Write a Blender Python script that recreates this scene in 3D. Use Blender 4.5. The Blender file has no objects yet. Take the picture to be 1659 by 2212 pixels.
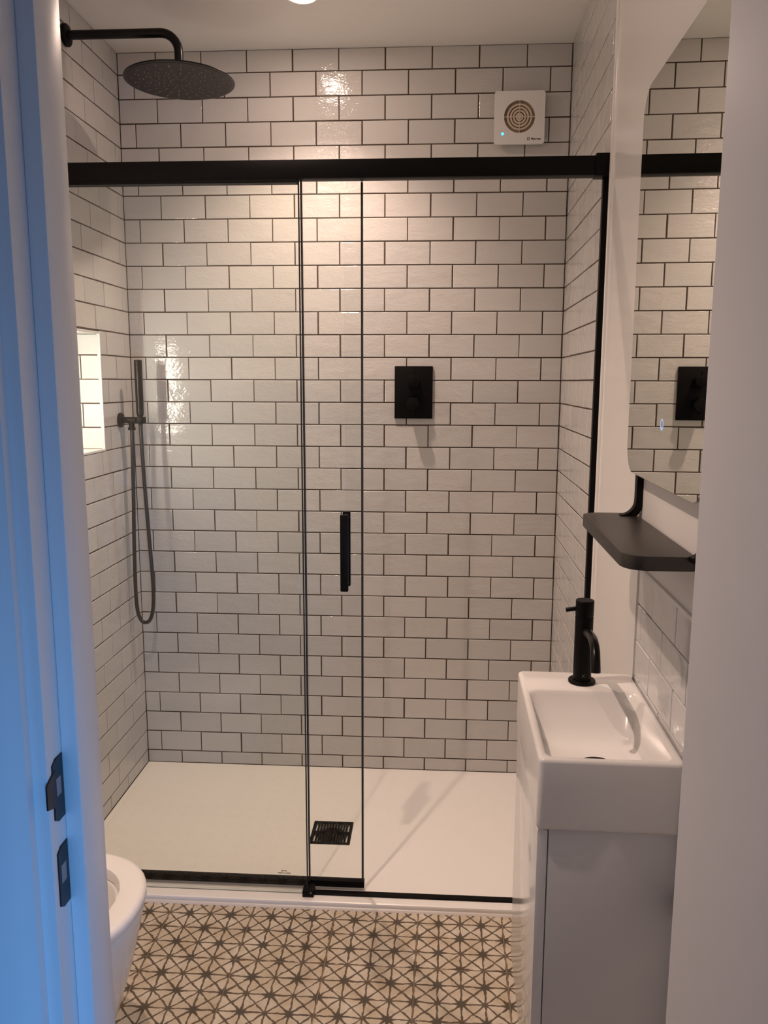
import bpy, bmesh, math, random
from mathutils import Vector, Matrix
random.seed(7)
S = bpy.context.scene
COL = S.collection

# ------------------------------------------------------------------ camera
CAM = Vector((1.069, -2.845, 1.4457))
RX = Vector((0.998070, 0.061906, 0.003448)).normalized()
UP = Vector((-0.0127, 0.1575, 0.98744)).normalized()
FW = UP.cross(RX).normalized()
RX = FW.cross(UP).normalized()
cam = bpy.data.cameras.new('camera')
co = bpy.data.objects.new('camera', cam); COL.objects.link(co)
m = Matrix((RX, UP, -FW)).transposed().to_4x4(); m.translation = CAM
co.matrix_world = m
cam.sensor_fit = 'VERTICAL'; cam.sensor_height = 36.0; cam.sensor_width = 27.0
cam.lens = 1756.5 / 2212 * 36.0
cam.clip_start = 0.01
S.camera = co

# ------------------------------------------------------------------ world, daylight, exposure
S.view_settings.view_transform = 'Standard'
S.view_settings.look = 'None'
S.view_settings.gamma = 1.0
S.view_settings.use_curve_mapping = False
S.view_settings.exposure = 0.0
w = bpy.data.worlds.new('hall_daylight'); S.world = w; w.use_nodes = True
w.node_tree.nodes['Background'].inputs[0].default_value = (0.58, 0.69, 1.0, 1)
w.node_tree.nodes['Background'].inputs[1].default_value = 0.125
LAMP = (1.0, 0.735, 0.60)
SPOT_W = 60.0
wl = bpy.data.lights.new('hall_window_light', 'AREA')
wl.shape = 'RECTANGLE'; wl.size = 0.8; wl.size_y = 0.9; wl.spread = math.radians(48); wl.energy = 2.9; wl.color = (0.10, 0.41, 1.0)
wlo = bpy.data.objects.new('hall_window_light', wl); COL.objects.link(wlo)
wlo.location = (1.65, -4.1, 0.50)
wlo.rotation_euler = (Vector((0.50, -2.08, 0.70)) - Vector(wlo.location)).to_track_quat('-Z', 'Y').to_euler()

# ------------------------------------------------------------------ constants
WB = 1.498                 # width at the back wall
TOE = -0.018               # the right wall runs in slightly towards the door
H = 2.5215                 # ceiling
Z0 = 2.5295; PH = 0.077; PW = 0.1529; JX = 0.130; JT = 0.0034
TZ = 0.018                 # tray rim height
YF = -1.990; YH = -2.079   # bathroom / hall face of the door wall

# ------------------------------------------------------------------ materials
def mat(name, col, rough=0.5, metal=0.0, spec=0.5, coat=0.0):
    m = bpy.data.materials.new(name); m.use_nodes = True
    b = m.node_tree.nodes['Principled BSDF']
    b.inputs['Base Color'].default_value = (*col, 1)
    b.inputs['Roughness'].default_value = rough
    b.inputs['Metallic'].default_value = metal
    b.inputs['Specular IOR Level'].default_value = spec
    b.inputs['Coat Weight'].default_value = coat
    return m
def nd(m, t, **kw):
    n = m.node_tree.nodes.new(t)
    for k, v in kw.items(): setattr(n, k, v)
    return n
def lk(m, a, b): m.node_tree.links.new(a, b)
def mth(m, op, a, b=None, c=None, clamp=False):
    n = nd(m, 'ShaderNodeMath', operation=op, use_clamp=clamp)
    for i, v in enumerate((a, b, c)):
        if v is None: continue
        if isinstance(v, (int, float)): n.inputs[i].default_value = v
        else: lk(m, v, n.inputs[i])
    return n.outputs[0]
def bsdf(m): return m.node_tree.nodes['Principled BSDF']
def speckle(m, col, amt=0.06, scale=60, bump=0.0):
    """fine procedural grain on colour, with an optional bump"""
    tc = nd(m, 'ShaderNodeTexCoord'); nz = nd(m, 'ShaderNodeTexNoise')
    nz.inputs['Scale'].default_value = scale; nz.inputs['Detail'].default_value = 4
    lk(m, tc.outputs['Object'], nz.inputs['Vector'])
    mx = nd(m, 'ShaderNodeMix', data_type='RGBA')
    mx.inputs[6].default_value = (*[c * (1 - amt) for c in col], 1)
    mx.inputs[7].default_value = (*[min(1, c * (1 + amt)) for c in col], 1)
    lk(m, nz.outputs[0], mx.inputs[0]); lk(m, mx.outputs[2], bsdf(m).inputs['Base Color'])
    if bump:
        bp = nd(m, 'ShaderNodeBump'); bp.inputs['Strength'].default_value = bump; bp.inputs['Distance'].default_value = 0.001
        lk(m, nz.outputs[0], bp.inputs['Height']); lk(m, bp.outputs[0], bsdf(m).inputs['Normal'])
    return m

def tile_material(name, col, vein=0.0, fine=0.55):
    m = mat(name, col, 0.07, spec=0.55)
    oi = nd(m, 'ShaderNodeObjectInfo'); tc = nd(m, 'ShaderNodeTexCoord')
    off = nd(m, 'ShaderNodeCombineXYZ')
    lk(m, mth(m, 'MULTIPLY', oi.outputs['Random'], 37.0), off.inputs[0])
    lk(m, mth(m, 'MULTIPLY', oi.outputs['Random'], 91.0), off.inputs[1])
    lk(m, mth(m, 'MULTIPLY', oi.outputs['Random'], 53.0), off.inputs[2])
    va = nd(m, 'ShaderNodeVectorMath', operation='ADD')
    lk(m, tc.outputs['Object'], va.inputs[0]); lk(m, off.outputs[0], va.inputs[1])
    mp = nd(m, 'ShaderNodeMapping'); mp.inputs['Scale'].default_value = (0.7, 1.0, 1.25)
    lk(m, va.outputs[0], mp.inputs['Vector'])
    n1 = nd(m, 'ShaderNodeTexNoise'); n1.inputs['Scale'].default_value = 22; n1.inputs['Detail'].default_value = 1.5
    n2 = nd(m, 'ShaderNodeTexNoise'); n2.inputs['Scale'].default_value = 120; n2.inputs['Detail'].default_value = 2
    lk(m, mp.outputs[0], n1.inputs['Vector']); lk(m, mp.outputs[0], n2.inputs['Vector'])
    hgt = mth(m, 'ADD', mth(m, 'MULTIPLY', n1.outputs[0], 1.5), mth(m, 'MULTIPLY', n2.outputs[0], fine))
    bp = nd(m, 'ShaderNodeBump'); bp.inputs['Strength'].default_value = 1.0; bp.inputs['Distance'].default_value = 0.0013
    lk(m, hgt, bp.inputs['Height']); lk(m, bp.outputs[0], bsdf(m).inputs['Normal'])
    # every tile has a slightly different glaze
    mx = nd(m, 'ShaderNodeMix', data_type='RGBA')
    mx.inputs[6].default_value = (col[0] * 0.93, col[1] * 0.94, col[2] * 0.95, 1)
    mx.inputs[7].default_value = (col[0] * 1.03, col[1] * 1.03, col[2] * 1.03, 1)
    f = oi.outputs['Random']
    if vein:
        n3 = nd(m, 'ShaderNodeTexNoise'); n3.inputs['Scale'].default_value = 9; n3.inputs['Detail'].default_value = 5; n3.inputs['Distortion'].default_value = 1.0
        lk(m, va.outputs[0], n3.inputs['Vector']); f = mth(m, 'ADD', mth(m, 'MULTIPLY', n3.outputs[0], vein), mth(m, 'MULTIPLY', f, 1 - vein))
    lk(m, f, mx.inputs[0]); lk(m, mx.outputs[2], bsdf(m).inputs['Base Color'])
    return m

def glass_material(name, tint):
    m = bpy.data.materials.new(name); m.use_nodes = True
    m.node_tree.nodes.remove(m.node_tree.nodes['Principled BSDF'])
    out = m.node_tree.nodes['Material Output']
    tr = nd(m, 'ShaderNodeBsdfTransparent'); tr.inputs[0].default_value = (*tint, 1)
    gl = nd(m, 'ShaderNodeBsdfGlossy'); gl.inputs['Roughness'].default_value = 0.01
    fr = nd(m, 'ShaderNodeFresnel'); fr.inputs[0].default_value = 1.45
    ge = nd(m, 'ShaderNodeNewGeometry')
    fac = mth(m, 'MULTIPLY', fr.outputs[0], mth(m, 'SUBTRACT', 1.0, ge.outputs['Backfacing']))
    mx = nd(m, 'ShaderNodeMixShader')
    lk(m, fac, mx.inputs[0]); lk(m, tr.outputs[0], mx.inputs[1]); lk(m, gl.outputs[0], mx.inputs[2]); lk(m, mx.outputs[0], out.inputs[0])
    return m

def emit(name, col, st):
    m = mat(name, (0, 0, 0), 0.5)
    bsdf(m).inputs['Emission Color'].default_value = (*col, 1); bsdf(m).inputs['Emission Strength'].default_value = st
    return m

def star_tile_material():
    m = mat('star_pattern_tile', (0.6, 0.5, 0.4), 0.38, spec=0.35)
    uv = nd(m, 'ShaderNodeUVMap'); oi = nd(m, 'ShaderNodeObjectInfo')
    off = nd(m, 'ShaderNodeCombineXYZ')
    for i, k in enumerate((31.0, 77.0, 13.0)): lk(m, mth(m, 'MULTIPLY', oi.outputs['Random'], k), off.inputs[i])
    va = nd(m, 'ShaderNodeVectorMath', operation='ADD'); lk(m, uv.outputs[0], va.inputs[0]); lk(m, off.outputs[0], va.inputs[1])
    nz = nd(m, 'ShaderNodeTexNoise'); nz.inputs['Scale'].default_value = 3.0; nz.inputs['Detail'].default_value = 3
    lk(m, va.outputs[0], nz.inputs['Vector'])
    ns = nd(m, 'ShaderNodeTexNoise'); ns.inputs['Scale'].default_value = 1.1; ns.inputs['Detail'].default_value = 2
    lk(m, va.outputs[0], ns.inputs['Vector'])
    sx = nd(m, 'ShaderNodeSeparateXYZ'); lk(m, uv.outputs[0], sx.inputs[0])
    sc = nd(m, 'ShaderNodeSeparateColor'); lk(m, nz.outputs['Color'], sc.inputs[0])
    X = mth(m, 'ADD', sx.outputs[0], mth(m, 'MULTIPLY', mth(m, 'SUBTRACT', sc.outputs[0], 0.5), 0.16))
    Y = mth(m, 'ADD', sx.outputs[1], mth(m, 'MULTIPLY', mth(m, 'SUBTRACT', sc.outputs[1], 0.5), 0.16))
    def tri(v): return mth(m, 'ABSOLUTE', mth(m, 'SUBTRACT', v, mth(m, 'ROUND', v)))
    dv, dh = tri(X), tri(Y)
    dd1 = mth(m, 'MULTIPLY', tri(mth(m, 'ADD', X, Y)), 0.7071)
    dd2 = mth(m, 'MULTIPLY', tri(mth(m, 'SUBTRACT', X, Y)), 0.7071)
    # nodes of the lattice where i+j is even carry the big stars
    P = mth(m, 'MULTIPLY', mth(m, 'ADD', X, Y), 0.5); Q = mth(m, 'MULTIPLY', mth(m, 'SUBTRACT', X, Y), 0.5)
    tp, tq = tri(P), tri(Q)
    r = mth(m, 'MULTIPLY', mth(m, 'SQRT', mth(m, 'ADD', mth(m, 'MULTIPLY', tp, tp), mth(m, 'MULTIPLY', tq, tq))), 1.4142)
    rn = mth(m, 'SQRT', mth(m, 'ADD', mth(m, 'MULTIPLY', dv, dv), mth(m, 'MULTIPLY', dh, dh)))
    near = mth(m, 'SUBTRACT', 1.0, mth(m, 'DIVIDE', r, 0.46), clamp=True)
    near = mth(m, 'POWER', near, 1.6)
    small = mth(m, 'POWER', mth(m, 'SUBTRACT', 1.0, mth(m, 'DIVIDE', rn, 0.25), clamp=True), 2.0)
    wv = mth(m, 'MULTIPLY', mth(m, 'SUBTRACT', sc.outputs[2], 0.5), 0.075)
    wd = mth(m, 'ADD', mth(m, 'ADD', 0.041, wv), mth(m, 'ADD', mth(m, 'MULTIPLY', near, 0.060), mth(m, 'MULTIPLY', small, 0.022)))
    dm = mth(m, 'MINIMUM', mth(m, 'MINIMUM', dv, dh), mth(m, 'MINIMUM', dd1, dd2))
    line = mth(m, 'DIVIDE', mth(m, 'SUBTRACT', wd, dm), 0.022)
    line = mth(m, 'ADD', line, 0.45, clamp=True)
    blob = mth(m, 'DIVIDE', mth(m, 'SUBTRACT', 0.095, r), 0.03, clamp=True)
    fac = mth(m, 'MAXIMUM', line, blob)
    dark = mth(m, 'MAXIMUM', blob, near)
    ink = nd(m, 'ShaderNodeMix', data_type='RGBA'); ink.inputs[6].default_value = (0.085, 0.053, 0.029, 1); ink.inputs[7].default_value = (0.034, 0.026, 0.018, 1)
    lk(m, mth(m, 'ADD', dark, mth(m, 'MULTIPLY', ns.outputs[0], 0.5), clamp=True), ink.inputs[0])
    base = nd(m, 'ShaderNodeMix', data_type='RGBA'); base.inputs[6].default_value = (0.50, 0.415, 0.30, 1); base.inputs[7].default_value = (0.66, 0.60, 0.50, 1)
    lk(m, mth(m, 'MULTIPLY', mth(m, 'SUBTRACT', ns.outputs[0], 0.3), 2.2, clamp=True), base.inputs[0])
    # faint smudges of wash
    sm = mth(m, 'MULTIPLY', mth(m, 'SUBTRACT', nz.outputs[0], 0.58), 2.2, clamp=True)
    mx = nd(m, 'ShaderNodeMix', data_type='RGBA'); lk(m, mth(m, 'MAXIMUM', mth(m, 'MULTIPLY', fac, 0.9), mth(m, 'MULTIPLY', sm, 0.5)), mx.inputs[0])
    lk(m, base.outputs[2], mx.inputs[6]); lk(m, ink.outputs[2], mx.inputs[7])
    lk(m, mx.outputs[2], bsdf(m).inputs['Base Color'])
    return m

M_TILE = tile_material('white_wall_tile', (0.58, 0.565, 0.543))
M_SPLASH = tile_material('grey_splash_tile', (0.70, 0.70, 0.70), vein=0.5, fine=0.15)
M_GROUT = speckle(mat('brown_grout', (0.05, 0.03, 0.02), 0.9), (0.055, 0.033, 0.022), 0.2, 200)
M_FGROUT = speckle(mat('floor_grout', (0.25, 0.18, 0.12), 0.9), (0.26, 0.19, 0.13), 0.15, 150)
M_STAR = star_tile_material()
M_PAINT = speckle(mat('white_wall_paint', (0.80, 0.79, 0.77), 0.55), (0.78, 0.77, 0.75), 0.015, 90, 0.05)
M_PANEL = mat('white_satin_panel', (0.80, 0.79, 0.77), 0.16, spec=0.5)
M_CEIL = speckle(mat('ceiling_paint', (0.86, 0.85, 0.82), 0.7), (0.86, 0.85, 0.82), 0.01, 40, 0.04)
M_GLOSSW = speckle(mat('white_gloss_paint', (0.80, 0.80, 0.80), 0.32), (0.80, 0.80, 0.80), 0.01, 30)
M_DOORW = speckle(mat('white_door_paint', (0.80, 0.80, 0.80), 0.4), (0.80, 0.79, 0.79), 0.012, 45, 0.03)
M_CERAM = mat('white_ceramic', (0.82, 0.81, 0.79), 0.17, spec=0.5)
M_TRAY = speckle(mat('white_tray_resin', (0.88, 0.865, 0.83), 0.24), (0.88, 0.865, 0.83), 0.01, 25, 0.02)
M_GLOSSD = mat('white_gloss_lacquer', (0.80, 0.80, 0.80), 0.10, spec=0.5)
M_CARC = speckle(mat('white_cabinet_board', (0.74, 0.74, 0.74), 0.4), (0.74, 0.74, 0.74), 0.01, 50)
M_BLACK = speckle(mat('matt_black_metal', (0.004, 0.0034, 0.003), 0.45, spec=0.13), (0.004, 0.0034, 0.003), 0.1, 120)
M_BLACKS = mat('black_satin_metal', (0.004, 0.0034, 0.003), 0.28, spec=0.25)
M_BLACK2 = mat('black_shelf_coating', (0.020, 0.016, 0.013), 0.42, spec=0.6)
M_NOZ = mat('grey_rubber_nozzle', (0.22, 0.19, 0.19), 0.5)
M_HEADF = mat('dark_spray_face', (0.020, 0.016, 0.015), 0.4, spec=0.22)
M_RUB = mat('black_rubber', (0.015, 0.014, 0.013), 0.6)
M_HOSE = mat('black_hose', (0.014, 0.013, 0.012), 0.3)
M_MIRROR = mat('mirror_silver', (0.83, 0.84, 0.78), 0.0, metal=1.0)
M_MIREDGE = mat('mirror_edge', (0.20, 0.19, 0.17), 0.3)
M_GLASS = glass_material('shower_glass', (0.978, 0.984, 0.970))
M_GEDGE = mat('glass_edge', (0.60, 0.64, 0.60), 0.2)
M_FAN = mat('white_fan_plastic', (0.80, 0.79, 0.77), 0.3)
M_GRILLE = mat('cream_grille_plastic', (0.66, 0.57, 0.45), 0.4)
M_FANIN = mat('fan_inside', (0.30, 0.21, 0.13), 0.6)
M_PRINT = mat('dark_print', (0.03, 0.025, 0.02), 0.6)
M_SEAL = mat('white_silicone', (0.66, 0.62, 0.58), 0.35)
M_TRIM = mat('white_edge_trim', (0.80, 0.79, 0.77), 0.2)
M_BLUE = emit('blue_indicator', (0.05, 0.45, 1.0), 3.0)
M_TOUCH = emit('pale_blue_touch_light', (0.45, 0.60, 1.0), 0.9)
M_LENS = emit('lamp_lens', LAMP, 300.0)
M_LED = emit('niche_led', (1.0, 0.92, 0.80), 120.0)
M_STEEL = mat('dark_bronze_plate', (0.012, 0.011, 0.013), 0.35, metal=0.0)
M_MORT = mat('mortise_back', (0.30, 0.30, 0.32), 0.6)
M_WATER = mat('pan_water', (0.7, 0.72, 0.72), 0.02)
M_SUMP = mat('drain_dark', (0.02, 0.02, 0.02), 0.4)
M_HFLOOR = speckle(mat('hall_floor_wood', (0.30, 0.21, 0.13), 0.5), (0.30, 0.21, 0.13), 0.2, 8)

# ------------------------------------------------------------------ mesh helpers
class MB:
    def __init__(s): s.bm = bmesh.new()
    def _bev(s, geom_faces, b, seg):
        ed = {e for f in geom_faces for e in f.edges}
        bmesh.ops.bevel(s.bm, geom=list(ed), offset=b, segments=seg, profile=0.5, affect='EDGES', clamp_overlap=True)
    def box(s, x0, x1, y0, y1, z0, z1, b=0.0, seg=2):
        v = [s.bm.verts.new(p) for p in ((x0,y0,z0),(x1,y0,z0),(x1,y1,z0),(x0,y1,z0),(x0,y0,z1),(x1,y0,z1),(x1,y1,z1),(x0,y1,z1))]
        fs = [s.bm.faces.new([v[i] for i in q]) for q in ((0,3,2,1),(4,5,6,7),(0,1,5,4),(1,2,6,5),(2,3,7,6),(3,0,4,7))]
        if b: s._bev(fs, b, seg)
        return s
    def loft(s, loops, cap0=True, cap1=True):
        rows = [[s.bm.verts.new(p) for p in L] for L in loops]
        n = len(rows[0])
        for a, b in zip(rows, rows[1:]):
            for i in range(n):
                j = (i + 1) % n
                s.bm.faces.new((a[i], a[j], b[j], b[i]))
        if cap0: s.bm.faces.new(list(reversed(rows[0])))
        if cap1: s.bm.faces.new(rows[-1])
        return s
    def ring(s, c, ax, r, n=24, up=None):
        ax = Vector(ax).normalized()
        u = ax.orthogonal().normalized() if up is None else (Vector(up) - ax * Vector(up).dot(ax)).normalized()
        v = ax.cross(u)
        return [Vector(c) + (u * math.cos(2*math.pi*i/n) + v * math.sin(2*math.pi*i/n)) * r for i in range(n)]
    def cyl(s, p0, p1, r0, r1=None, n=24, b=0.0):
        p0, p1 = Vector(p0), Vector(p1); r1 = r0 if r1 is None else r1; ax = (p1 - p0).normalized()
        if b:
            L = [s.ring(p0, ax, r0 - b, n), s.ring(p0 + ax*b*0.3, ax, r0 - b*0.3, n), s.ring(p0 + ax*b, ax, r0, n), s.ring(p1 - ax*b, ax, r1, n), s.ring(p1 - ax*b*0.3, ax, r1 - b*0.3, n), s.ring(p1, ax, r1 - b, n)]
        else: L = [s.ring(p0, ax, r0, n), s.ring(p1, ax, r1, n)]
        return s.loft(L)
    def tube(s, pts, r, n=14, rr=None):
        pts = [Vector(p) for p in pts]; L = []; up = None
        for i, p in enumerate(pts):
            d = (pts[min(i+1, len(pts)-1)] - pts[max(i-1, 0)]).normalized()
            if up is None: up = d.orthogonal()
            up = (up - d * up.dot(d)).normalized()
            L.append(s.ring(p, d, rr[i] if rr else r, n, up))
        return s.loft(L)
    def lathe(s, prof, c=(0,0,0), ax=(0,0,1), n=32):
        """prof: (radius, height) pairs from bottom to top"""
        ax = Vector(ax).normalized(); c = Vector(c)
        return s.loft([s.ring(c + ax*h, ax, max(r, 1e-5), n) for r, h in prof])
    def prism(s, pts, f0, f1, b=0.0, seg=2):
        """outline pts (2D) placed by f0 and f1 -> two parallel loops"""
        a = [s.bm.verts.new(f0(*p)) for p in pts]; c = [s.bm.verts.new(f1(*p)) for p in pts]; n = len(pts)
        fs = [s.bm.faces.new(list(reversed(a))), s.bm.faces.new(c)]
        for i in range(n):
            j = (i+1) % n; s.bm.faces.new((a[i], a[j], c[j], c[i]))
        if b: s._bev(fs, b, seg)
        return s
    def frame(s, outer, inner, f0, f1):
        """a plate with a hole: equal point counts"""
        A = [[s.bm.verts.new(f(*p)) for p in P] for P, f in ((outer, f0), (inner, f0), (inner, f1), (outer, f1))]
        n = len(outer)
        for k in range(4):
            a, b = A[k], A[(k+1) % 4]
            for i in range(n):
                j = (i+1) % n; s.bm.faces.new((a[i], a[j], b[j], b[i]))
        return s
    def mesh(s, name, sharp=32):
        bm = s.bm
        bmesh.ops.recalc_face_normals(bm, faces=bm.faces)
        for f in bm.faces: f.smooth = True
        for e in bm.edges:
            e.smooth = not (len(e.link_faces) == 2 and e.calc_face_angle(0) > math.radians(sharp))
        me = bpy.data.meshes.new(name); bm.to_mesh(me); bm.free()
        return me
    def build(s, name, material, parent=None, loc=None, rotz=None, sharp=32):
        me = s.mesh(name, sharp); me.materials.append(material)
        return link(name, me, parent, loc, rotz)

def link(name, me, parent=None, loc=None, rotz=None):
    o = bpy.data.objects.new(name, me); COL.objects.link(o)
    if parent: o.parent = parent
    if loc: o.location = loc
    if rotz is not None: o.rotation_euler = (0, 0, rotz)
    return o
def tag(o, label, cat, kind=None, group=None):
    o['label'] = label; o['category'] = cat
    if kind: o['kind'] = kind
    if group: o['group'] = group
    return o
def thing(name, loc, label, cat, rotz=0.0, kind=None):
    o = bpy.data.objects.new(name, None); COL.objects.link(o)
    o.location = loc; o.rotation_euler = (0, 0, rotz); o.empty_display_size = 0.05
    return tag(o, label, cat, kind)
def RW(s, d, z):
    """a point on the right wall: s along it from the back corner, d out into the room"""
    c, t = math.cos(TOE), math.sin(TOE)
    return Vector((WB - d*c + s*t, -s*c - d*t, z))
def rrect(x0, x1, y0, y1, r, n=6):
    out = []
    for cx, cy, a0 in ((x1-r, y1-r, 0), (x0+r, y1-r, 90), (x0+r, y0+r, 180), (x1-r, y0+r, 270)):
        for i in range(n+1):
            a = math.radians(a0 + 90*i/n); out.append((cx + r*math.cos(a), cy + r*math.sin(a)))
    return out
def text_mesh(txt, size, depth):
    cu = bpy.data.curves.new('lettering', 'FONT'); cu.body = txt; cu.size = size; cu.extrude = depth; cu.align_x = 'CENTER'; cu.align_y = 'CENTER'
    cu.resolution_u = 3; cu.offset = size*0.03
    o = bpy.data.objects.new('lettering', cu); COL.objects.link(o)
    me = bpy.data.meshes.new_from_object(o.evaluated_get(bpy.context.evaluated_depsgraph_get()))
    bpy.data.objects.remove(o); bpy.data.curves.remove(cu)
    return me

# ------------------------------------------------------------------ wall tiles
_tm = {}
def tile_mesh(w_, h_, material, t=0.0075):
    key = (round(w_, 4), round(h_, 4), material.name)
    if key not in _tm:
        mb = MB(); b = min(0.0016, w_*0.3, h_*0.3)
        back = [(0,t,0),(w_,t,0),(w_,t,h_),(0,t,h_)]
        def L(i, y): return [(i,y,i),(w_-i,y,i),(w_-i,y,h_-i),(i,y,h_-i)]
        mb.loft([back, L(0, b), L(b*0.35, b*0.35), L(b, 0.0)], cap0=False)
        me = mb.mesh('tile', 12); me.materials.append(material); _tm[key] = me
    return _tm[key]
def rows():
    """(row number, z0, z1) of the tile courses, ceiling to tray"""
    out = []
    for r in range(1, 34):
        z1 = H - 0.001 if r == 1 else Z0 - PH*(r-1) - JT/2
        z0 = TZ + 0.001 if r == 33 else Z0 - PH*r + JT/2
        out.append((r, z0, z1))
    return out
def put_tile(parent, x, y, z, w_, h_, rotz, material=None, rag=True):
    o = link('tile', tile_mesh(w_, h_, material or M_TILE), parent)
    o.location = (x, y, z + (random.uniform(-.0004, .0004) if rag else 0))
    o.rotation_euler = (random.uniform(-.004, .004), random.uniform(-.0015, .0015), rotz + random.uniform(-.003, .003))
    return o
def join_tiles(parent, items, name):
    """cut pieces of tile that are too narrow to tell apart, as one part"""
    mb = MB()
    for mat4, w_, h_ in items:
        me = tile_mesh(w_, h_, M_TILE); n0 = len(mb.bm.verts); mb.bm.from_mesh(me); mb.bm.verts.ensure_lookup_table()
        for v in mb.bm.verts[n0:]: v.co = mat4 @ v.co
    o = mb.build(name, M_TILE, parent, sharp=12); o['kind'] = 'stuff'

# back wall
wb = tag(MB().box(-0.15, WB + 0.15, 0.0016, 0.12, -0.05, H + 0.05).build('wall_back', M_GROUT), 'back shower wall of white brick-bond tiles with dark grout', 'wall', 'structure')
cut = []
for r, z0, z1 in rows():
    us = [k for k in range(0, 9)] if r % 2 else [k - 0.5 for k in range(0, 10)]
    ed = [0.0012] + [JX + PW*u for u in us] + [WB - 0.002]
    for i in range(len(ed) - 1):
        x0 = ed[i] + (JT/2 if i else 0); x1 = ed[i+1] - (JT/2 if i < len(ed)-2 else 0)
        j = random.uniform(-.0006, .0006)
        narrow = (r % 2 == 0 and i in (0, len(ed)-2)) or (r > 26 and i >= len(ed)-2) or r == 5
        if narrow: cut.append((Matrix.Translation((x0, 0, z0)), round(x1-x0, 3), round(z1-z0, 4)))
        else: put_tile(wb, x0 + j, 0, z0, round(x1-x0, 3), z1-z0, 0.0)
join_tiles(wb, cut, 'cut_tiles')

# left wall with the lit niche
NY0, NY1, NZ0, NZ1, ND = -0.263, -0.563, 1.226, 1.596, 0.105
LT = 0.785
wlft = MB()
def slab(y0, y1, z0, z1, f=-0.0016): wlft.box(-0.14, f, y0, y1, z0, z1)
slab(NY0, 0.12, -0.05, H+0.05); slab(-2.2, NY1, -0.05, H+0.05)
slab(NY1, NY0, -0.05, NZ0); slab(NY1, NY0, NZ1, H+0.05); wlft.box(-0.14, -ND-0.002, NY1, NY0, NZ0, NZ1)
wl_ = tag(wlft.build('wall_left', M_GROUT), 'left wall of white shower tiles with a lit recessed niche', 'wall', 'structure')
MB().box(-0.0016, 0.004, -2.0, -LT-0.008, 0.0, H).build('plaster', M_PAINT, wl_)
cutl = []
for r, z0, z1 in rows():
    js = [0.05, 0.203, 0.356, 0.509, 0.662] if r % 2 else [0.127, 0.28, 0.433, 0.586, 0.739]
    ed = [0.0008] + js + [LT]
    for i in range(len(ed)-1):
        s0 = ed[i] + (JT/2 if i else 0); s1 = ed[i+1] - (JT/2 if i < len(ed)-2 else 0)
        parts = [(s0, s1, z0, z1)]
        if z1 > NZ0 + 0.001 and z0 < NZ1 - 0.001 and s1 > -NY0 - 0.006 and s0 < -NY1 + 0.006:
            parts = []
            a, b = -NY0 - 0.006, -NY1 + 0.006
            if s0 < a - 0.01: parts.append((s0, a, z0, z1))
            if s1 > b + 0.01: parts.append((b, s1, z0, z1))
            if z1 > NZ1 + 0.012: parts.append((max(s0, a), min(s1, b), NZ1 + 0.006, z1))
            if z0 < NZ0 - 0.012: parts.append((max(s0, a), min(s1, b), z0, NZ0 - 0.006))
        for p0, p1, q0, q1 in parts:
            if p1 - p0 < 0.055: cutl.append((Matrix.Translation((0, -p1, q0)) @ Matrix.Rotation(math.pi/2, 4, 'Z'), round(p1-p0, 3), round(q1-q0, 4)))
            else: put_tile(wl_, 0, -p1, q0, round(p1-p0, 3), round(q1-q0, 4), math.pi/2)
join_tiles(wl_, cutl, 'cut_tiles')
# niche lining: tiled back, tiled ends, shelf and soffit, thin white frame, light strip
for r, z0, z1 in rows():
    q0, q1 = max(z0, NZ0 + 0.003), min(z1, NZ1 - 0.003)
    if q1 - q0 < 0.012: continue
    spl = [0.0, 0.065, ND] if r % 2 == 0 else [0.0, ND]
    for a, b in zip(spl, spl[1:]):
        put_tile(wl_, -b + 0.0015, NY0 - 0.001, q0, round(b-a-0.003, 3), round(q1-q0, 4), 0.0)              # far end, faces the door
        put_tile(wl_, -a - 0.0015, NY1 + 0.001, q0, round(b-a-0.003, 3), round(q1-q0, 4), math.pi)          # near end
    sb = [NY1 + 0.01, NY1 + 0.155, NY0 - 0.01] if r % 2 else [NY1 + 0.01, NY1 + 0.08, NY1 + 0.233, NY0 - 0.01]
    for a, b in zip(sb, sb[1:]):
        put_tile(wl_, -ND, a + 0.0015, q0, round(b-a-0.003, 3), round(q1-q0, 4), math.pi/2)
MB().box(-ND, 0.0, NY1, NY0, NZ0 - 0.004, NZ0 + 0.002).build('niche_shelf', M_TRIM, wl_)
MB().box(-ND, 0.0, NY1, NY0, NZ1 - 0.002, NZ1 + 0.004).build('niche_soffit', M_TRIM, wl_)
fr_o = [(NY1-0.005, NZ0-0.005), (NY0+0.005, NZ0-0.005), (NY0+0.005, NZ1+0.005), (NY1-0.005, NZ1+0.005)]
fr_i = [(NY1+0.0005, NZ0+0.0005), (NY0-0.0005, NZ0+0.0005), (NY0-0.0005, NZ1-0.0005), (NY1+0.0005, NZ1-0.0005)]
MB().frame(fr_o, fr_i, lambda a, b: (-0.008, a, b), lambda a, b: (0.0012, a, b)).build('niche_frame', M_TRIM, wl_)
ls = MB().box(-0.058, -0.046, NY1 + 0.003, NY1 + 0.009, NZ0 + 0.02, NZ1 - 0.02, 0.001).build('light_strip', M_LED, wl_)
ls['label'] = 'glowing light strip inside the niche'

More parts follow.
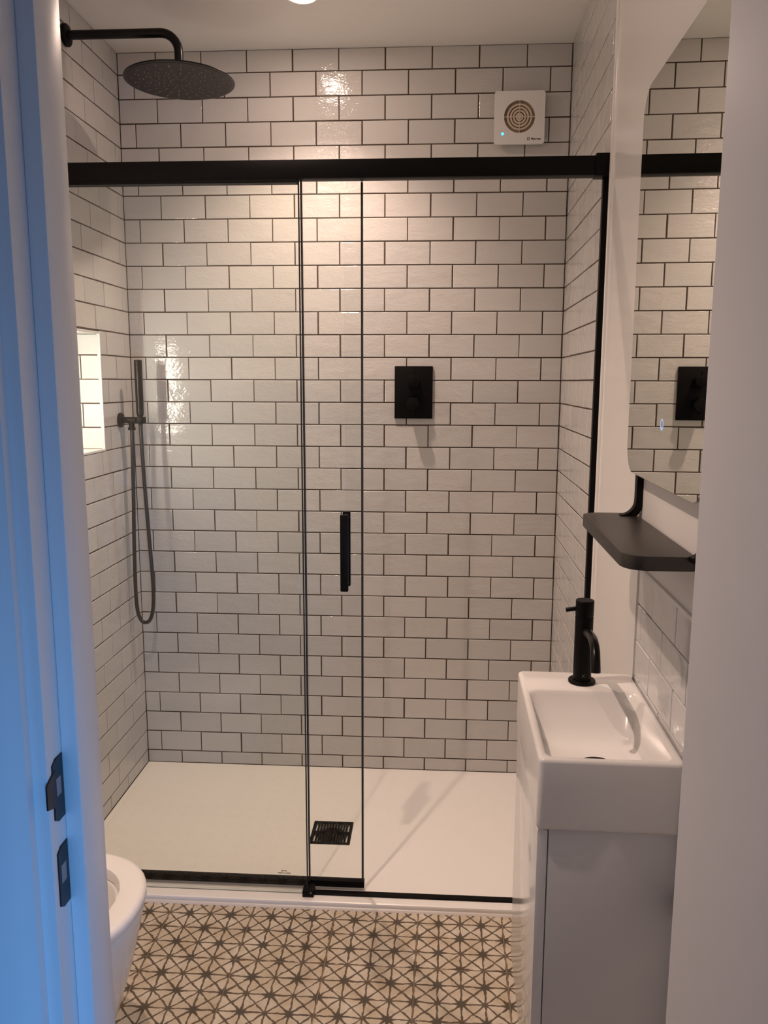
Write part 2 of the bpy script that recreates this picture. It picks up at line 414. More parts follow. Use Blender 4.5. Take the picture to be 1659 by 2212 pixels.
# right wall (runs in slightly), tiled shower part, white panel, splashback
ST = 0.785
wr = tag(MB().box(0.0016, 0.13, -2.2, 0.1, -0.05, H+0.05).build('wall_right', M_GROUT, None, (WB, 0, 0), TOE), 'right wall, tiled beside the shower and white beside the basin', 'wall', 'structure')
cutr = []
for r, z0, z1 in rows():
    js = [0.03, 0.183, 0.336, 0.489, 0.642] if r % 2 else [0.105, 0.258, 0.411, 0.564, 0.717]
    ed = [0.002] + js + [ST]
    for i in range(len(ed)-1):
        s0 = ed[i] + (JT/2 if i else 0); s1 = ed[i+1] - (JT/2 if i < len(ed)-2 else 0)
        if s1 - s0 < 0.055: cutr.append((Matrix.Translation((0, -s0, z0)) @ Matrix.Rotation(-math.pi/2, 4, 'Z'), round(s1-s0, 3), round(z1-z0, 4)))
        else: put_tile(wr, 0, -s0, z0, round(s1-s0, 3), z1-z0, -math.pi/2)
join_tiles(wr, cutr, 'cut_tiles')
SP0 = 1.258
MB().box(-0.0040, 0.0016, -SP0, -ST-0.004, 0.0, H).build('white_panel', M_PANEL, wr)
MB().box(-0.0025, 0.0016, -2.15, -SP0-0.001, 1.095, 1.33).build('plaster', M_PAINT, wr)
MB().box(-0.0040, 0.0016, -2.15, -SP0, 1.33, H).build('plaster', M_PANEL, wr)
MB().box(-0.0010, 0.0016, -2.15, -SP0-0.001, 0.0, 0.60).build('lower_plaster', M_PAINT, wr)
for k, (z1, js) in enumerate(((1.0875, (1.370, 1.527, 1.682, 1.837)), (1.0135, (1.292, 1.447, 1.602, 1.757, 1.912)), (0.9395, (1.371, 1.528, 1.683, 1.838)), (0.8655, (1.292, 1.447, 1.602, 1.757, 1.912)), (0.7915, (1.371, 1.528, 1.683, 1.838)), (0.7175, (1.292, 1.447, 1.602, 1.757, 1.912)))):
    ed = [SP0 + 0.002] + list(js) + [1.985]
    for i in range(len(ed)-1):
        s0 = ed[i] + (0.0013 if i else 0); s1 = ed[i+1] - (0.0013 if i < len(ed)-2 else 0)
        if s1 - s0 > 0.02: put_tile(wr, -0.001, -s0, z1 - 0.0715, round(s1-s0, 3), 0.0715, -math.pi/2, M_SPLASH)
MB().box(-0.0085, 0.0, -1.985, -SP0, 1.0885, 1.0955, 0.0015).build('splash_trim', M_TRIM, wr)
e = MB(); e.prism([(0.0, 0.0), (-0.0065, 0.0), (-0.0095, -0.004), (-0.0100, -0.009), (-0.0085, -0.015), (-0.004, -0.019), (0.0, -0.020)], lambda a, b: (a, -ST + b, TZ), lambda a, b: (a, -ST + b, H))
e.build('tile_edge_trim', M_TRIM, wr)

# ceiling
tag(MB().box(-0.2, WB + 0.2, -2.2, 0.12, H, H + 0.06).build('ceiling', M_CEIL), 'plain white painted ceiling above the shower', 'ceiling', 'structure')

# door wall with the opening we look through
OX0, OX1, OH = 0.655, 1.372, 2.045
f = MB(); f.box(-1.2, OX0, YH, YF, -0.05, H+0.05); f.box(OX1, 2.4, YH, YF, -0.05, H+0.05); f.box(OX0, OX1, YH, YF, OH, H+0.05)
tag(f.build('wall_front', M_PAINT), 'white wall around the doorway we look through', 'wall', 'structure')

# door lining, left jamb as seen: stop, rebate, architrave
tr = thing('trim_1', (0.673, YH, 0), 'white door lining at the left with two black strike plates', 'door frame', kind='structure')
MB().box(-0.018, 0.0, 0.0, YF - YH, 0, OH - 0.005, 0.0015).build('lining', M_GLOSSW, tr)
MB().box(0.0, 0.019, 0.033, YF - YH + 0.0005, 0, OH - 0.02, 0.002).build('door_stop', M_GLOSSW, tr)
a = MB(); a.prism([(-0.016, -0.012), (-0.016, 0.0), (-0.085, 0.0), (-0.085, -0.016), (-0.080, -0.020), (-0.045, -0.020), (-0.030, -0.016), (-0.020, -0.013)], lambda x, y: (x, y, 0), lambda x, y: (x, y, OH + 0.06))
a.build('architrave', M_GLOSSW, tr)
MB().box(0.0, OX1 - 0.673, 0.0, YF - YH, OH - 0.020, OH - 0.002, 0.0015).build('head_lining', M_GLOSSW, tr)
MB().box(0.69, 0.697, 0.0, YF - YH, 0, OH - 0.02, 0.001).build('hinge_lining', M_GLOSSW, tr)
def strike(pts, hole, lip):
    n = len(pts)
    mb = MB()
    yz = [(y - YH, z) for y, z in pts]
    mb.prism(yz, lambda y, z: (-0.001, y, z), lambda y, z: (0.0016, y, z), 0.0005, 1)
    if lip:
        mb.prism([(-0.0055, lip[0]), (0.000, lip[0] + 0.004), (0.014, lip[0] + 0.010), (0.014, lip[1] - 0.006), (-0.0055, lip[1])], lambda y, z: (0.0003 + 0.12*min(y, 0), y, z), lambda y, z: (0.0022 + 0.12*min(y, 0), y, z), 0.0004, 1)
    o = mb.build('strike_plate', M_STEEL, tr); o['label'] = 'black metal strike plate'
    hy = [h[0] - YH for h in hole]; hz = [h[1] for h in hole]
    MB().box(0.0014, 0.0021, min(hy), max(hy), min(hz), max(hz), 0.0003, 1).build('keep_slot', M_MORT, o)
strike([(-2.047, 1.052), (-2.062, 1.052), (-2.070, 1.047), (-2.070, 0.986), (-2.062, 0.981), (-2.047, 0.981)], [(-2.064, 1.030), (-2.054, 1.010)], (1.031, 1.005))
strike([(-2.047, 0.952), (-2.062, 0.952), (-2.070, 0.947), (-2.070, 0.886), (-2.062, 0.881), (-2.047, 0.881)], [(-2.065, 0.931), (-2.054, 0.910)], None)

# door leaf swung out into the hall on the right
MB_d = MB().box(0.0, 0.035, -0.686, 0.0, 0.008, 2.02, 0.002)
tag(MB_d.build('door_1', M_DOORW, None, (1.3150, YH - 0.001, 0), math.radians(18)), 'plain white flush door swung open at the right edge', 'door', 'structure')

# floors
fl = tag(MB().box(-0.15, WB + 0.1, -2.09, 0.1, -0.06, -0.0012).build('floor', M_FGROUT), 'patterned floor of cream tiles with dark hand-drawn stars', 'floor', 'structure')
tag(MB().box(-1.6, 2.6, -5.2, -2.09, -0.06, -0.004).build('floor_hall', M_HFLOOR), 'bare hall floor outside the bathroom doorway', 'floor', 'structure')
FP = 0.2276; FX = 1.0377; FY = -1.0164; FJ = 0.0022
SHX = 0.018
def floor_tile(i, j):
    """tile whose near-left lattice corner is (FX+i*FP, FY+j*FP); the grid leans with the right wall"""
    x0, x1 = FX + i*FP + FJ/2, FX + (i+1)*FP - FJ/2
    y0, y1 = FY + j*FP + FJ/2, FY + (j+1)*FP - FJ/2
    cx0, cx1 = max(x0, 0.004), min(x1, 1.468)
    cy0, cy1 = max(y0, -2.085), min(y1, -0.790)
    if cx1 - cx0 < 0.02 or cy1 - cy0 < 0.02: return
    bm = bmesh.new(); uvl = bm.loops.layers.uv.new('UVMap')
    lx, ly = cx0 - FX - i*FP, cy0 - FY - j*FP
    W_, D_ = cx1 - cx0, cy1 - cy0; b = 0.0012
    L = []
    for ins, z in ((0, -0.006), (0, -b), (b, 0.0)):
        L.append([bm.verts.new((x + SHX*(y + cy0 - FY), y, z)) for x, y in ((ins, ins), (W_-ins, ins), (W_-ins, D_-ins), (ins, D_-ins))])
    for a, c in zip(L, L[1:]):
        for k in range(4): bm.faces.new((a[k], a[(k+1) % 4], c[(k+1) % 4], c[k]))
    bm.faces.new(L[-1])
    for fc in bm.faces:
        for lp in fc.loops:
            v = lp.vert.co
            lp[uvl].uv = ((v.x - SHX*(v.y + cy0 - FY) + lx)/FP*4, (v.y + ly)/FP*4)
    me = bpy.data.meshes.new('tile'); bm.to_mesh(me); bm.free(); me.materials.append(M_STAR)
    link('tile', me, fl, (cx0, cy0, 0))
for i in range(-6, 3):
    for j in range(-6, 2): floor_tile(i, j)

# ------------------------------------------------------------------ shower tray
tray = thing('shower_tray', (0.75, -0.40, 0.0), 'wide low white shower tray with a square black drain', 'shower tray')
DX0, DX1, DY0, DY1 = 0.690, 0.820, -0.503, -0.371
def tl(i, f, z, r): 
    x1 = lambda y: WB - 0.0005 + TOE*(-y)
    return [(i, -i), (i, -0.800 + f), (x1(-0.8) - i, -0.800 + f), (x1(0) - i, -i)], z
def loop4(pts, z): return [Vector((x - 0.75, y + 0.40, z)) for x, y in pts]
t = MB()
LL = []
for i, fr_, z in ((0, 0.0, 0.0), (0, 0.0, TZ - 0.005), (0.0006, 0.0012, TZ - 0.0014), (0.002, 0.005, TZ), (0.012, 0.042, TZ), (0.030, 0.062, TZ - 0.004)):
    p, _ = tl(i, fr_, z, 0); LL.append(loop4(p, z))
LL.append(loop4([(DX0, DY1), (DX0, DY0), (DX1, DY0), (DX1, DY1)], TZ - 0.0075))
LL.append(loop4([(DX0, DY1), (DX0, DY0), (DX1, DY0), (DX1, DY1)], TZ - 0.0165))
t.loft(LL, cap0=True, cap1=True)
t.build('tray_body', M_TRAY, tray, sharp=14)
g = MB()
gz0, gz1 = TZ - 0.010, TZ - 0.0045
g.frame([(DX0+.001, DY0+.001), (DX1-.001, DY0+.001), (DX1-.001, DY1-.001), (DX0+.001, DY1-.001)], [(DX0+.010, DY0+.010), (DX1-.010, DY0+.010), (DX1-.010, DY1-.010), (DX0+.010, DY1-.010)], lambda a, b: (a-.75, b+.40, gz0), lambda a, b: (a-.75, b+.40, gz1))
cy = (DY0 + DY1)/2
g.box(DX0+.010-.75, DX1-.010-.75, cy-.006+.40, cy+.006+.40, gz0, gz1)
for k in range(1, 12):
    x = DX0 + 0.010 + (DX1 - DX0 - 0.020)*k/12
    g.box(x-.0026-.75, x+.0026-.75, DY0+.010+.40, DY1-.010+.40, gz0, gz1)
dg = g.build('drain_grate', M_BLACK, tray); dg['label'] = 'square black slotted drain cover'
MB().lathe([(0.044, 0), (0.046, 0.0008), (0.038, 0.0009), (0.036, 0.0004)], ((DX0+DX1)/2 - .75, cy + .40, TZ - 0.0163)).build('drain_hole', M_SUMP, tray)
s_ = MB(); s_.prism([(0, 0), (-0.007, 0), (-0.005, 0.003), (-0.0015, 0.006), (0, 0.0065)], lambda a, b: (0.004, -0.8005 + a, b), lambda a, b: (1.470, -0.8005 + a, b))
tag(s_.build('trim_2', M_SEAL), 'pale silicone bead along the front of the tray', 'trim', 'structure')

# ------------------------------------------------------------------ shower enclosure
XS = 1.4815                       # inner face of the right wall at the screen
YG = -0.766
scr = thing('shower_screen', (0.37, YG, TZ), 'fixed glass shower screen on the left with a thick black top rail', 'shower screen')
ox, oy, oz = scr.location
def B(x0, x1, y0, y1, z0, z1, b=0.0008, seg=1): return MB().box(x0-ox, x1-ox, y0-oy, y1-oy, z0-oz, z1-oz, b, seg)
def glass(x0, x1, y0, y1, z0, z1, par, org):
    me = MB().box(x0-org[0], x1-org[0], y0-org[1], y1-org[1], z0-org[2], z1-org[2]).mesh('glass_pane')
    me.materials.append(M_GLASS); me.materials.append(M_GEDGE)
    for p in me.polygons:
        if abs(p.normal.y) < 0.5: p.material_index = 1
    o = link('glass_pane', me, par); o['label'] = 'clear glass pane'; return o
glass(0.006, 0.7265, YG, YG + 0.008, TZ + 0.003, 1.945, scr, scr.location)
B(0.004, 1.445, -0.778, -0.742, 1.9345, 1.9785, 0.0015, 2).build('top_rail', M_BLACK, scr)
B(0.004, 0.725, -0.779, -0.752, 1.9255, 1.9345).build('glass_clamp', M_BLACK, scr)
B(1.4445, 1.4835, -0.781, -0.738, 1.9325, 1.9840, 0.0015, 2).build('end_bracket', M_BLACK, scr)
B(1.4665, 1.4800, -0.762, -0.744, TZ + 0.012, 1.9330).build('wall_profile', M_BLACK, scr)
B(0.002, 0.012, -0.772, -0.752, TZ, 1.9345).build('wall_profile', M_BLACK, scr)
B(0.7265, 0.7290, YG - 0.001, YG + 0.010, TZ + 0.02, 1.9345).build('edge_seal', M_RUB, scr)
B(0.7302, 0.7335, YG + 0.012, YG + 0.028, TZ + 0.03, 1.9345).build('edge_seal', M_RUB, scr)
B(0.748, 1.4800, -0.770, -0.752, TZ, TZ + 0.0065, 0.001).build('threshold_strip', M_BLACK, scr)
gb = B(0.716, 0.7475, -0.782, -0.742, TZ, TZ + 0.020, 0.0015, 2).build('guide_block', M_BLACK, scr)
MB().cyl((0.740-ox, -0.7825-oy, 0.014), (0.740-ox, -0.779-oy, 0.014), 0.0028, n=12).build('screw', M_NOZ, gb)
# printed words on the glass, upside down as the pane was fitted
for txt, dz, sz in (('EASY-CLEAN', 0.0800, 0.0062), ('GLASS', 0.0868, 0.0058)):
    me = text_mesh(txt, sz, 0.00008); me.materials.append(M_PRINT)
    o = link('print', me, scr); o.location = (0.6625 - ox, YG - 0.0006 - oy, dz - oz); o.rotation_euler = (math.pi/2, math.pi, 0)
    o['label'] = 'small dark printed words on the glass'

YD = -0.733
door = thing('shower_door', (0.50, YD, TZ), 'sliding glass shower door with a black bar handle, pushed open to the left', 'shower door')
ox, oy, oz = door.location
glass(0.100, 0.8790, YD, YD + 0.006, TZ + 0.010, 1.945, door, door.location)
B(0.8790, 0.8840, YD - 0.004, YD + 0.010, TZ + 0.010, 1.9345).build('edge_seal', M_RUB, door)
B(0.096, 0.100, YD - 0.002, YD + 0.008, TZ + 0.010, 1.9345).build('edge_seal', M_RUB, door)
B(0.098, 0.8860, YD - 0.006, YD + 0.012, TZ + 0.006, TZ + 0.026).build('bottom_seal', M_BLACK, door)
hx, hz0, hz1 = 0.8365, 0.897, 1.103
h = B(hx - 0.0105, hx + 0.0105, YD - 0.034, YD - 0.022, hz0, hz1, 0.003, 2)
for zz in (hz0 + 0.012, hz1 - 0.012): h.cyl((hx-ox, YD-0.024-oy, zz-oz), (hx-ox, YD+0.001-oy, zz-oz), 0.007, n=16)
hd = h.build('handle', M_BLACK, door); hd['label'] = 'black bar handle'
h = B(hx - 0.0105, hx + 0.0105, YD + 0.026, YD + 0.038, hz0, hz1, 0.003, 2)
for zz in (hz0 + 0.012, hz1 - 0.012): h.cyl((hx-ox, YD+0.005-oy, zz-oz), (hx-ox, YD+0.028-oy, zz-oz), 0.007, n=16)
h.build('handle', M_BLACK, door)

# ------------------------------------------------------------------ rain shower head
HX, HY, HZ = 0.331, -0.400, 2.289
rh = thing('rain_shower_head', (0.0, HY, 2.420), 'large round black rain shower head on a wall arm', 'shower head')
MB().lathe([(0.029, 0), (0.030, 0.002), (0.030, 0.010), (0.027, 0.013), (0.014, 0.016)], (0, 0, 0), (1, 0, 0), 32).build('wall_flange', M_BLACK, rh)
R = 0.052
arm = [(0.002, 0, 0), (0.10, 0, 0), (0.20, 0, 0), (HX - R, 0, 0)] + [(HX - R + R*math.sin(a), 0, -R + R*math.cos(a)) for a in [math.pi/2*k/8 for k in range(1, 9)]] + [(HX, 0, -0.085), (HX, 0, HZ + 0.012 - 2.420)]
MB().tube(arm, 0.0125, 18).build('arm', M_BLACKS, rh)
hd = MB().lathe([(0.145, 0.0), (0.1545, 0.0012), (0.1555, 0.003), (0.1545, 0.0048), (0.130, 0.0062), (0.05, 0.009), (0.022, 0.0105), (0.020, 0.020), (0.0, 0.020)], (HX, 0, HZ - 2.420), n=64).build('head', M_BLACKS, rh)
MB().lathe([(0.0, -0.0006), (0.146, -0.0006), (0.147, 0.0004), (0.0, 0.0005)], (HX, 0, HZ - 2.420), n=64).build('spray_plate', M_HEADF, rh)
nz = MB()
for a in range(24):
    an = math.radians(a*15 + 4)
    for k, rr in enumerate((0.026, 0.043, 0.060, 0.077, 0.094, 0.111, 0.126)):
        if rr < 0.05 and a % 2: continue
        if (a + k) % 2 and rr > 0.05: rr += 0.006
        p = Vector((HX + rr*math.cos(an), rr*math.sin(an), HZ - 2.420 - 0.0004))
        nz.cyl(p, p - Vector((0, 0, 0.0024)), 0.0022, 0.0014, 8)
n_ = nz.build('nozzles', M_NOZ, rh); n_['kind'] = 'stuff'

# ------------------------------------------------------------------ hand shower and its holder
YHs = -0.125
hh = thing('shower_holder', (0.0, YHs, 1.315), 'small round black wall holder and hose outlet for the hand shower', 'shower holder')
MB().lathe([(0.024, 0), (0.025, 0.002), (0.025, 0.007), (0.022, 0.010), (0.012, 0.012)], (0, 0, 0), (1, 0, 0), 28).build('wall_flange', M_BLACK, hh)
MB().cyl((0.008, 0, 0), (0.0575, 0, 0), 0.0105, n=20, b=0.001).build('cradle_arm', M_BLACK, hh)
MB().loft([MB().ring((0.072, 0, z), (0, 0, 1), r, 28) for r, z in ((0.0142, -0.0105), (0.0175, -0.0105), (0.0185, -0.008), (0.0185, 0.008), (0.0175, 0.0105), (0.0142, 0.0105), (0.0142, -0.0105))], False, False).build('cradle_ring', M_BLACK, hh)
MB().cyl((0.041, 0, -0.004), (0.041, 0, -0.026), 0.0105, 0.0095, n=18).cyl((0.041, 0, -0.024), (0.041, 0, -0.034), 0.0125, n=18, b=0.001).build('hose_outlet', M_BLACK, hh)
hs = thing('hand_shower', (0.072, YHs, 1.335), 'slim straight black hand shower with a looping hose, standing in its holder', 'hand shower')
MB().lathe([(0.0095, -0.008), (0.0120, 0.0), (0.0125, 0.004), (0.0130, 0.06), (0.0135, 0.176), (0.0125, 0.181), (0.0, 0.182)], n=22).build('handset', M_BLACKS, hs)
pix = [(0.041, 1.2800), (0.0395, 1.20), (0.036, 1.05), (0.031, 0.90), (0.0285, 0.78), (0.0285, 0.70), (0.032, 0.645), (0.043, 0.612), (0.058, 0.603), (0.074, 0.612), (0.086, 0.645), (0.0915, 0.70), (0.0905, 0.78), (0.087, 0.86), (0.082, 0.97), (0.077, 1.09), (0.0735, 1.20), (0.072, 1.28), (0.072, 1.330)]
def smooth(p, k=5):
    out = []
    for i in range(len(p)-1):
        p0, p1, p2, p3 = p[max(i-1, 0)], p[i], p[i+1], p[min(i+2, len(p)-1)]
        for q in range(k):
            t = q/k
            out.append(tuple(0.5*((2*b) + (c-a)*t + (2*a-5*b+4*c-d)*t*t + (3*b-a-3*c+d)*t**3) for a, b, c, d in zip(p0, p1, p2, p3)))
    return out + [p[-1]]
MB().tube([(x - 0.072, 0, z - 1.335) for x, z in smooth(pix)], 0.0066, 12).build('hose', M_HOSE, hs)
MB().cyl((0, 0, -0.036), (0, 0, -0.010), 0.0075, 0.0092, n=18).build('hose_nut', M_BLACKS, hs)

# ------------------------------------------------------------------ shower valve
vx, vz = 0.9955, 1.410
vv = thing('shower_valve', (vx, 0.0, vz), 'square-cornered black shower control plate with two round knobs', 'shower valve')
MB().box(-0.0655, 0.0655, -0.009, 0.0, -0.0895, 0.0895, 0.0015, 2).build('plate', M_BLACK, vv)
for dz, up in ((0.039, 1), (-0.037, -1)):
    k = MB().cyl((-0.001, -0.008, dz), (-0.001, -0.056, dz), 0.0205, n=32, b=0.0015).build('knob', M_BLACK, vv)
    MB().box(-0.0035, 0.0015, -0.052, -0.042, dz + (0.018 if up > 0 else -0.036), dz + (0.036 if up > 0 else -0.018), 0.001).build('lever', M_BLACK, k)

# ------------------------------------------------------------------ extractor fan
fx, fz, hw = 1.331, 2.291, 0.081
fan = thing('extractor_fan', (fx, 0.0, fz), 'square white extractor fan with a round grille and a blue light', 'extractor fan')
NP = 6
outer = rrect(-hw, hw, -hw, hw, 0.008, NP); n_o = len(outer)
inner = []
for x, y in outer:
    a = math.atan2(y + 0.004 - 0.004, x); inner.append((0.050*math.cos(a), 0.004 + 0.050*math.sin(a)))
def dens(P, k=4):
    out = []
    for i in range(len(P)):
        a, b = P[i], P[(i+1) % len(P)]
        L = math.dist(a, b); kk = k*3 if L > 0.02 else 1
        for q in range(kk): out.append((a[0] + (b[0]-a[0])*q/kk, a[1] + (b[1]-a[1])*q/kk))
    return out
outer = dens(outer)
inner = [(0.050*math.cos(math.atan2(y, x)), 0.003 + 0.050*math.sin(math.atan2(y, x))) for x, y in outer]
MB().frame(outer, inner, lambda a, b: (a, -0.017, b), lambda a, b: (a, -0.027, b)).build('front_cover', M_FAN, fan)
MB().box(-0.070, 0.070, -0.0175, 0.0, -0.070, 0.070, 0.003).build('back_box', M_FAN, fan)
MB().cyl((0, -0.0176, 0.003), (0, -0.0182, 0.003), 0.0498, n=40).build('fan_opening', M_FANIN, fan)
gr = MB()
for rr in (0.0125, 0.0215, 0.0305, 0.0405):
    o_ = [(rr*math.cos(2*math.pi*i/40), 0.003 + rr*math.sin(2*math.pi*i/40)) for i in range(40)]
    i_ = [((rr-0.0052)*math.cos(2*math.pi*i/40), 0.003 + (rr-0.0052)*math.sin(2*math.pi*i/40)) for i in range(40)]
    gr.frame(o_, i_, lambda a, b: (a, -0.0182, b), lambda a, b: (a, -0.0235, b))
gr.cyl((0, -0.0182, 0.003), (0, -0.0250, 0.003), 0.0065, n=20)
gr.box(-0.050, 0.050, -0.0245, -0.0215, 0.0018, 0.0042); gr.box(-0.0012, 0.0012, -0.0245, -0.0215, -0.047, 0.053)
gr.build('grille', M_GRILLE, fan)
MB().lathe([(0.0042, 0), (0.0042, 0.0006), (0.0030, 0.0014), (0.0, 0.0017)], (-0.0535, -0.027, -0.0495), (0, -1, 0), 18).build('indicator_light', M_BLUE, fan)
me = text_mesh('Manrose', 0.0088, 0.0001); me.materials.append(M_PRINT)
o = link('lettering', me, fan, (0.0540, -0.0272, -0.0655)); o.rotation_euler = (math.pi/2, 0, 0)
lg = MB()
for dx, dz in ((-1, -1), (1, -1), (-1, 1), (1, 1)): lg.box(0.0300 + dx*0.0027 - 0.0013, 0.0300 + dx*0.0027 + 0.0013, -0.0273, -0.0268, -0.0652 + dz*0.0027 - 0.0013, -0.0652 + dz*0.0027 + 0.0013)
lg.frame(rrect(0.0262, 0.0338, -0.0690, -0.0614, 0.001, 2), rrect(0.0271, 0.0329, -0.0681, -0.0623, 0.0006, 2), lambda a, b: (a, -0.0268, b), lambda a, b: (a, -0.0273, b))
lg.build('emblem', M_PRINT, fan)

# ------------------------------------------------------------------ downlights
def downlight(x, y, label, watts):
    d = thing('downlight', (x, y, H), label, 'light')
    MB().lathe([(0.0335, 0.0), (0.043, 0.0), (0.044, -0.0015), (0.041, -0.003), (0.0335, -0.002)], n=40).build('bezel', M_GLOSSW, d)
    MB().lathe([(0.0, -0.0055), (0.012, -0.0052), (0.022, -0.0043), (0.030, -0.0026), (0.033, -0.001), (0.033, 0.0), (0.0, 0.0)], n=40).build('lens', M_LENS, d)
    l = bpy.data.lights.new('lamp', 'SPOT'); l.energy = watts; l.color = LAMP; l.shadow_soft_size = 0.014
    l.spot_size = math.radians(115); l.spot_blend = 1.0
    lo = bpy.data.objects.new('lamp', l); COL.objects.link(lo); lo.parent = d; lo.location = (0, 0, -0.026)
downlight(0.680, -0.364, 'glowing round ceiling downlight above the shower tray', SPOT_W)
downlight(0.560, -1.480, 'round ceiling downlight in front of the shower, out of frame', SPOT_W)

# ------------------------------------------------------------------ mirror and shelf on the right wall
ms0, ms1, mz0, mz1, md = 1.208, 1.708, 1.2745, 1.9755, 0.0255
mr = thing('wall_mirror', RW(ms0, 0.0, mz0), 'tall frameless mirror with rounded corners above the basin', 'mirror', TOE)
pl = rrect(ms0, ms1, mz0, mz1, 0.055, 10)
def mloc(s, d, z): return Vector((-d, -(s - ms0), z - mz0))
me = MB().prism(pl, lambda s, z: mloc(s, md - 0.005, z), lambda s, z: mloc(s, md, z)).mesh('mirror_glass')
me.materials.append(M_MIREDGE); me.materials.append(M_MIRROR)
for p in me.polygons:
    if p.normal.x < -0.9: p.material_index = 1
link('mirror_glass', me, mr)
pb = rrect(ms0 + 0.02, ms1 - 0.02, mz0 + 0.012, mz1 - 0.02, 0.05, 10)
MB().prism(pb, lambda s, z: mloc(s, 0.0026, z), lambda s, z: mloc(s, md - 0.0049, z)).build('back_box', M_PANEL, mr)
tsw = MB()
for r0, r1 in ((0.0092, 0.0078),):
    o_ = [(1.462 + r0*math.cos(2*math.pi*i/28), 1.377 + r0*math.sin(2*math.pi*i/28)) for i in range(28)]
    i_ = [(1.462 + r1*math.cos(2*math.pi*i/28), 1.377 + r1*math.sin(2*math.pi*i/28)) for i in range(28)]
    tsw.frame(o_, i_, lambda s, z: mloc(s, md, z), lambda s, z: mloc(s, md + 0.0003, z))
p0 = mloc(1.462, md, 1.3705); tsw.box(p0.x - 0.0003, p0.x, p0.y - 0.001, p0.y + 0.001, p0.z - 0.004, p0.z + 0.004)
tsw.build('touch_switch', M_TOUCH, mr)

ss0, ss1, sz = 1.222, 1.640, 1.190
sh = thing('wall_shelf', RW(ss0, 0.0, sz), 'black rounded shelf on two bent arms below the mirror', 'shelf', TOE)
def sloc(s, d, z): return Vector((-d, -(s - ss0), z - sz))
d0, d1, rr = 0.008, 0.1135, 0.034
out = [(ss0 + 0.004, d0), (ss1 - 0.004, d0), (ss1, d0 + 0.004)]
out += [(ss1 - rr + rr*math.cos(a), d1 - rr + rr*math.sin(a)) for a in [math.radians(90*k/8) for k in range(9)]]
out += [(ss0 + rr + rr*math.cos(a), d1 - rr + rr*math.sin(a)) for a in [math.radians(90 + 90*k/8) for k in range(9)]]
out += [(ss0, d0 + 0.004)]
MB().prism(out, lambda s, d: sloc(s, d, sz - 0.022), lambda s, d: sloc(s, d, sz), 0.0012, 2).build('shelf_board', M_BLACK2, sh)
for sA, rb in ((1.2445, 0.028), (ss1, 0.012)):
    c0, w_in = (0.0150, 0.0145) if rb > 0.02 else (0.0085, 0.008)     # flat bar hugging the wall, then bending out to the shelf
    path = [(c0, 1.300), (c0, sz + rb + 0.006)] + [(c0 + rb - rb*math.cos(a), sz + 0.002 + rb - rb*math.sin(a)) for a in [math.pi/2*k/8 for k in range(1, 9)]]
    inn = []
    for i, (d, z) in enumerate(path):
        a = path[max(i-1, 0)]; b = path[min(i+1, len(path)-1)]
        tx, tz = b[0]-a[0], b[1]-a[1]; L = math.hypot(tx, tz)
        inn.append((d + tz/L*w_in, z - tx/L*w_in))
    poly = path + inn[::-1]
    MB().prism(poly, lambda d, z: sloc(sA, d, z), lambda d, z: sloc(sA + 0.018, d, z)).build('bent_arm', M_BLACK, sh)

# ------------------------------------------------------------------ vanity, basin, tap
BZ = 0.860
vs0 = 1.232
O = RW(vs0, 0.0, 0.0)
van = thing('vanity_unit', (O.x, O.y, 0.222), 'slim white gloss wall-hung cabinet under the basin', 'cabinet', TOE)
VZ = 0.222
VL = 0.400
MB().box(-0.208, -0.003, -VL + 0.006, -0.008, 0.0, 0.738 - VZ, 0.0012).build('carcass', M_CARC, van)
MB().box(-0.2265, -0.2095, -VL + 0.0065, -0.006, 0.0, 0.7345 - VZ, 0.0018, 2).build('door', M_GLOSSD, van)
bas = thing('wash_basin', (O.x, O.y, 0.738), 'narrow rectangular white ceramic basin set on the cabinet', 'basin', TOE)
def bl(x0, x1, y0, y1, r, z): return [Vector((x, y, z - 0.738)) for x, y in rrect(x0, x1, y0, y1, r, 6)]
X0, X1, Y0, Y1 = -0.2290, -0.0035, -VL - 0.003, -0.002
b_ = MB()
b_.loft([bl(X0+.006, X1, Y0+.006, Y1, .006, .7385), bl(X0+.001, X1, Y0+.001, Y1, .009, .742), bl(X0, X1, Y0, Y1, .010, .748), bl(X0, X1, Y0, Y1, .010, BZ-.006), bl(X0+.0012, X1, Y0+.0012, Y1-.001, .009, BZ-.0018), bl(X0+.005, X1-.002, Y0+.005, Y1-.003, .008, BZ),
         bl(X0+.0095, X1-.008, Y0+.0105, Y1-.0985, .018, BZ), bl(X0+.0125, X1-.0105, Y0+.0135, Y1-.1015, .020, BZ-.0022), bl(X0+.0145, X1-.013, Y0+.0155, Y1-.1045, .022, BZ-.008),
         bl(X0+.020, X1-.024, Y0+.022, Y1-.146, .030, BZ-.052), bl(X0+.026, X1-.034, Y0+.030, Y1-.170, .030, BZ-.0675), bl(X0+.044, X1-.054, Y0+.048, Y1-.195, .025, BZ-.0715)])
b_.build('bowl', M_CERAM, bas, sharp=60)
MB().lathe([(0.0, 0.0), (0.0305, 0.0), (0.0315, 0.0015), (0.029, 0.004), (0.012, 0.0055), (0.0, 0.006)], (-0.113, -0.272, BZ - 0.0716 - 0.738), n=32).build('waste_cover', M_BLACK, bas)

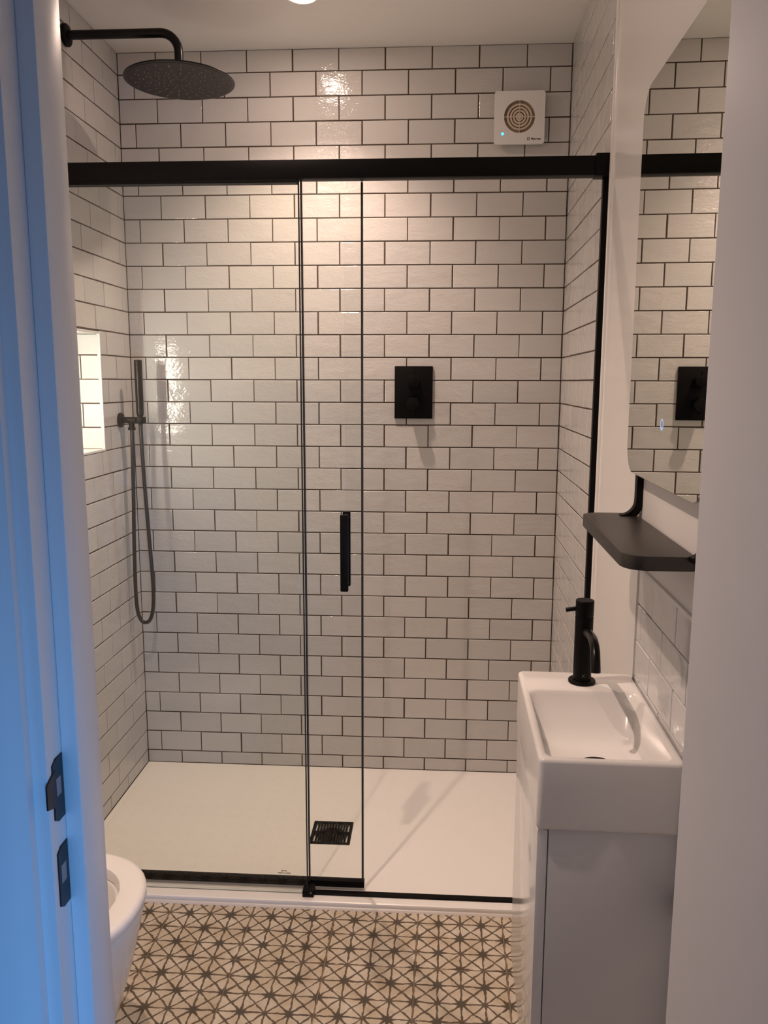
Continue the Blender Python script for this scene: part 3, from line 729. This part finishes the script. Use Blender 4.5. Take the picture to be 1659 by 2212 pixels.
T = Vector((1.3665, -1.286, BZ))
tap = thing('basin_tap', T, 'black single-lever tap with a short curved spout on the basin', 'tap')
MB().lathe([(0.0255, 0.0), (0.0265, 0.001), (0.0265, 0.0045), (0.0255, 0.006), (0.017, 0.0065)], n=36).build('base_ring', M_BLACK, tap)
MB().lathe([(0.0175, 0.005), (0.0175, 0.1335), (0.0172, 0.1345), (0.0165, 0.1348), (0.0, 0.1348)], n=36).build('body', M_BLACK, tap)
MB().lathe([(0.0168, 0.1355), (0.0178, 0.1375), (0.0178, 0.166), (0.0170, 0.1672), (0.0, 0.1672)], n=36).build('lever_cap', M_BLACK, tap)
MB().cyl((-0.014, 0.002, 0.1495), (-0.036, 0.004, 0.1455), 0.0043, n=14, b=0.001).build('lever', M_BLACK, tap)
sp = [(0.002, -0.008, 0.104), (0.0, -0.048, 0.1145), (-0.002, -0.088, 0.1205), (-0.004, -0.118, 0.1205), (-0.0055, -0.140, 0.1135), (-0.007, -0.154, 0.102), (-0.0075, -0.1615, 0.089), (-0.0075, -0.164, 0.079)]
MB().tube(smooth(sp, 4), 0.0086, 18).build('spout', M_BLACKS, tap)
xm = MB()
for a in (math.radians(50), math.radians(-50)):
    pts = []
    for q in (-1, -0.5, 0, 0.5, 1):
        hx_ = q*0.0042*math.cos(a); z_ = 0.0185 + q*0.0048*math.sin(a)
        pts.append((hx_ - 0.0005, -math.sqrt(0.01755**2 - hx_**2), z_))
    xm.tube(pts, 0.00028, 6)
xm.build('cross_mark', M_NOZ, tap)

# ------------------------------------------------------------------ toilet
toi = thing('toilet', (0.30, -1.375, 0.0), 'white ceramic toilet, seat open ring, at the left edge', 'toilet')
def pan(tip, back, hw_, z, n=40, e=2.25, cx=0.0):
    """outline with a rounded front at +x"""
    out = []
    for i in range(n):
        a = 2*math.pi*i/n; c, s = math.cos(a), math.sin(a)
        x = abs(c)**(2/e)*(tip if c > 0 else back)*(1 if c > 0 else -1); y = abs(s)**(2/e)*hw_*(1 if s > 0 else -1)
        out.append(Vector((x + cx, y, z)))
    return out
p = MB()
p.loft([pan(.080, .29, .115, 0.0), pan(.084, .29, .117, .004), pan(.095, .292, .122, .06), pan(.125, .294, .135, .15), pan(.152, .295, .152, .24), pan(.168, .295, .166, .31), pan(.177, .295, .174, .352), pan(.180, .295, .177, .368), pan(.178, .294, .176, .374),
        pan(.122, .12, .122, .374), pan(.118, .115, .118, .365), pan(.105, .10, .105, .30), pan(.07, .08, .075, .22), pan(.05, .06, .055, .17)])
p.build('pan', M_CERAM, toi, sharp=50)
st = MB()
st.loft([pan(.181, .20, .178, .3755), pan(.1835, .205, .1805, .379), pan(.1835, .205, .1805, .392), pan(.179, .200, .176, .3985), pan(.170, .19, .167, .4005), pan(.140, .14, .138, .4005), pan(.131, .132, .129, .398), pan(.1285, .13, .1265, .390), pan(.1285, .13, .1265, .3755)], cap0=False, cap1=False)
v = st.bm.verts; v.ensure_lookup_table(); n = 40; last = len(v) - n
for i in range(n): st.bm.faces.new((v[last+i], v[last+(i+1) % n], v[(i+1) % n], v[i]))
st.build('seat_ring', M_CERAM, toi, sharp=50)
MB().loft([pan(.085, .09, .088, .262), pan(.086, .091, .089, .264)]).build('water', M_WATER, toi)
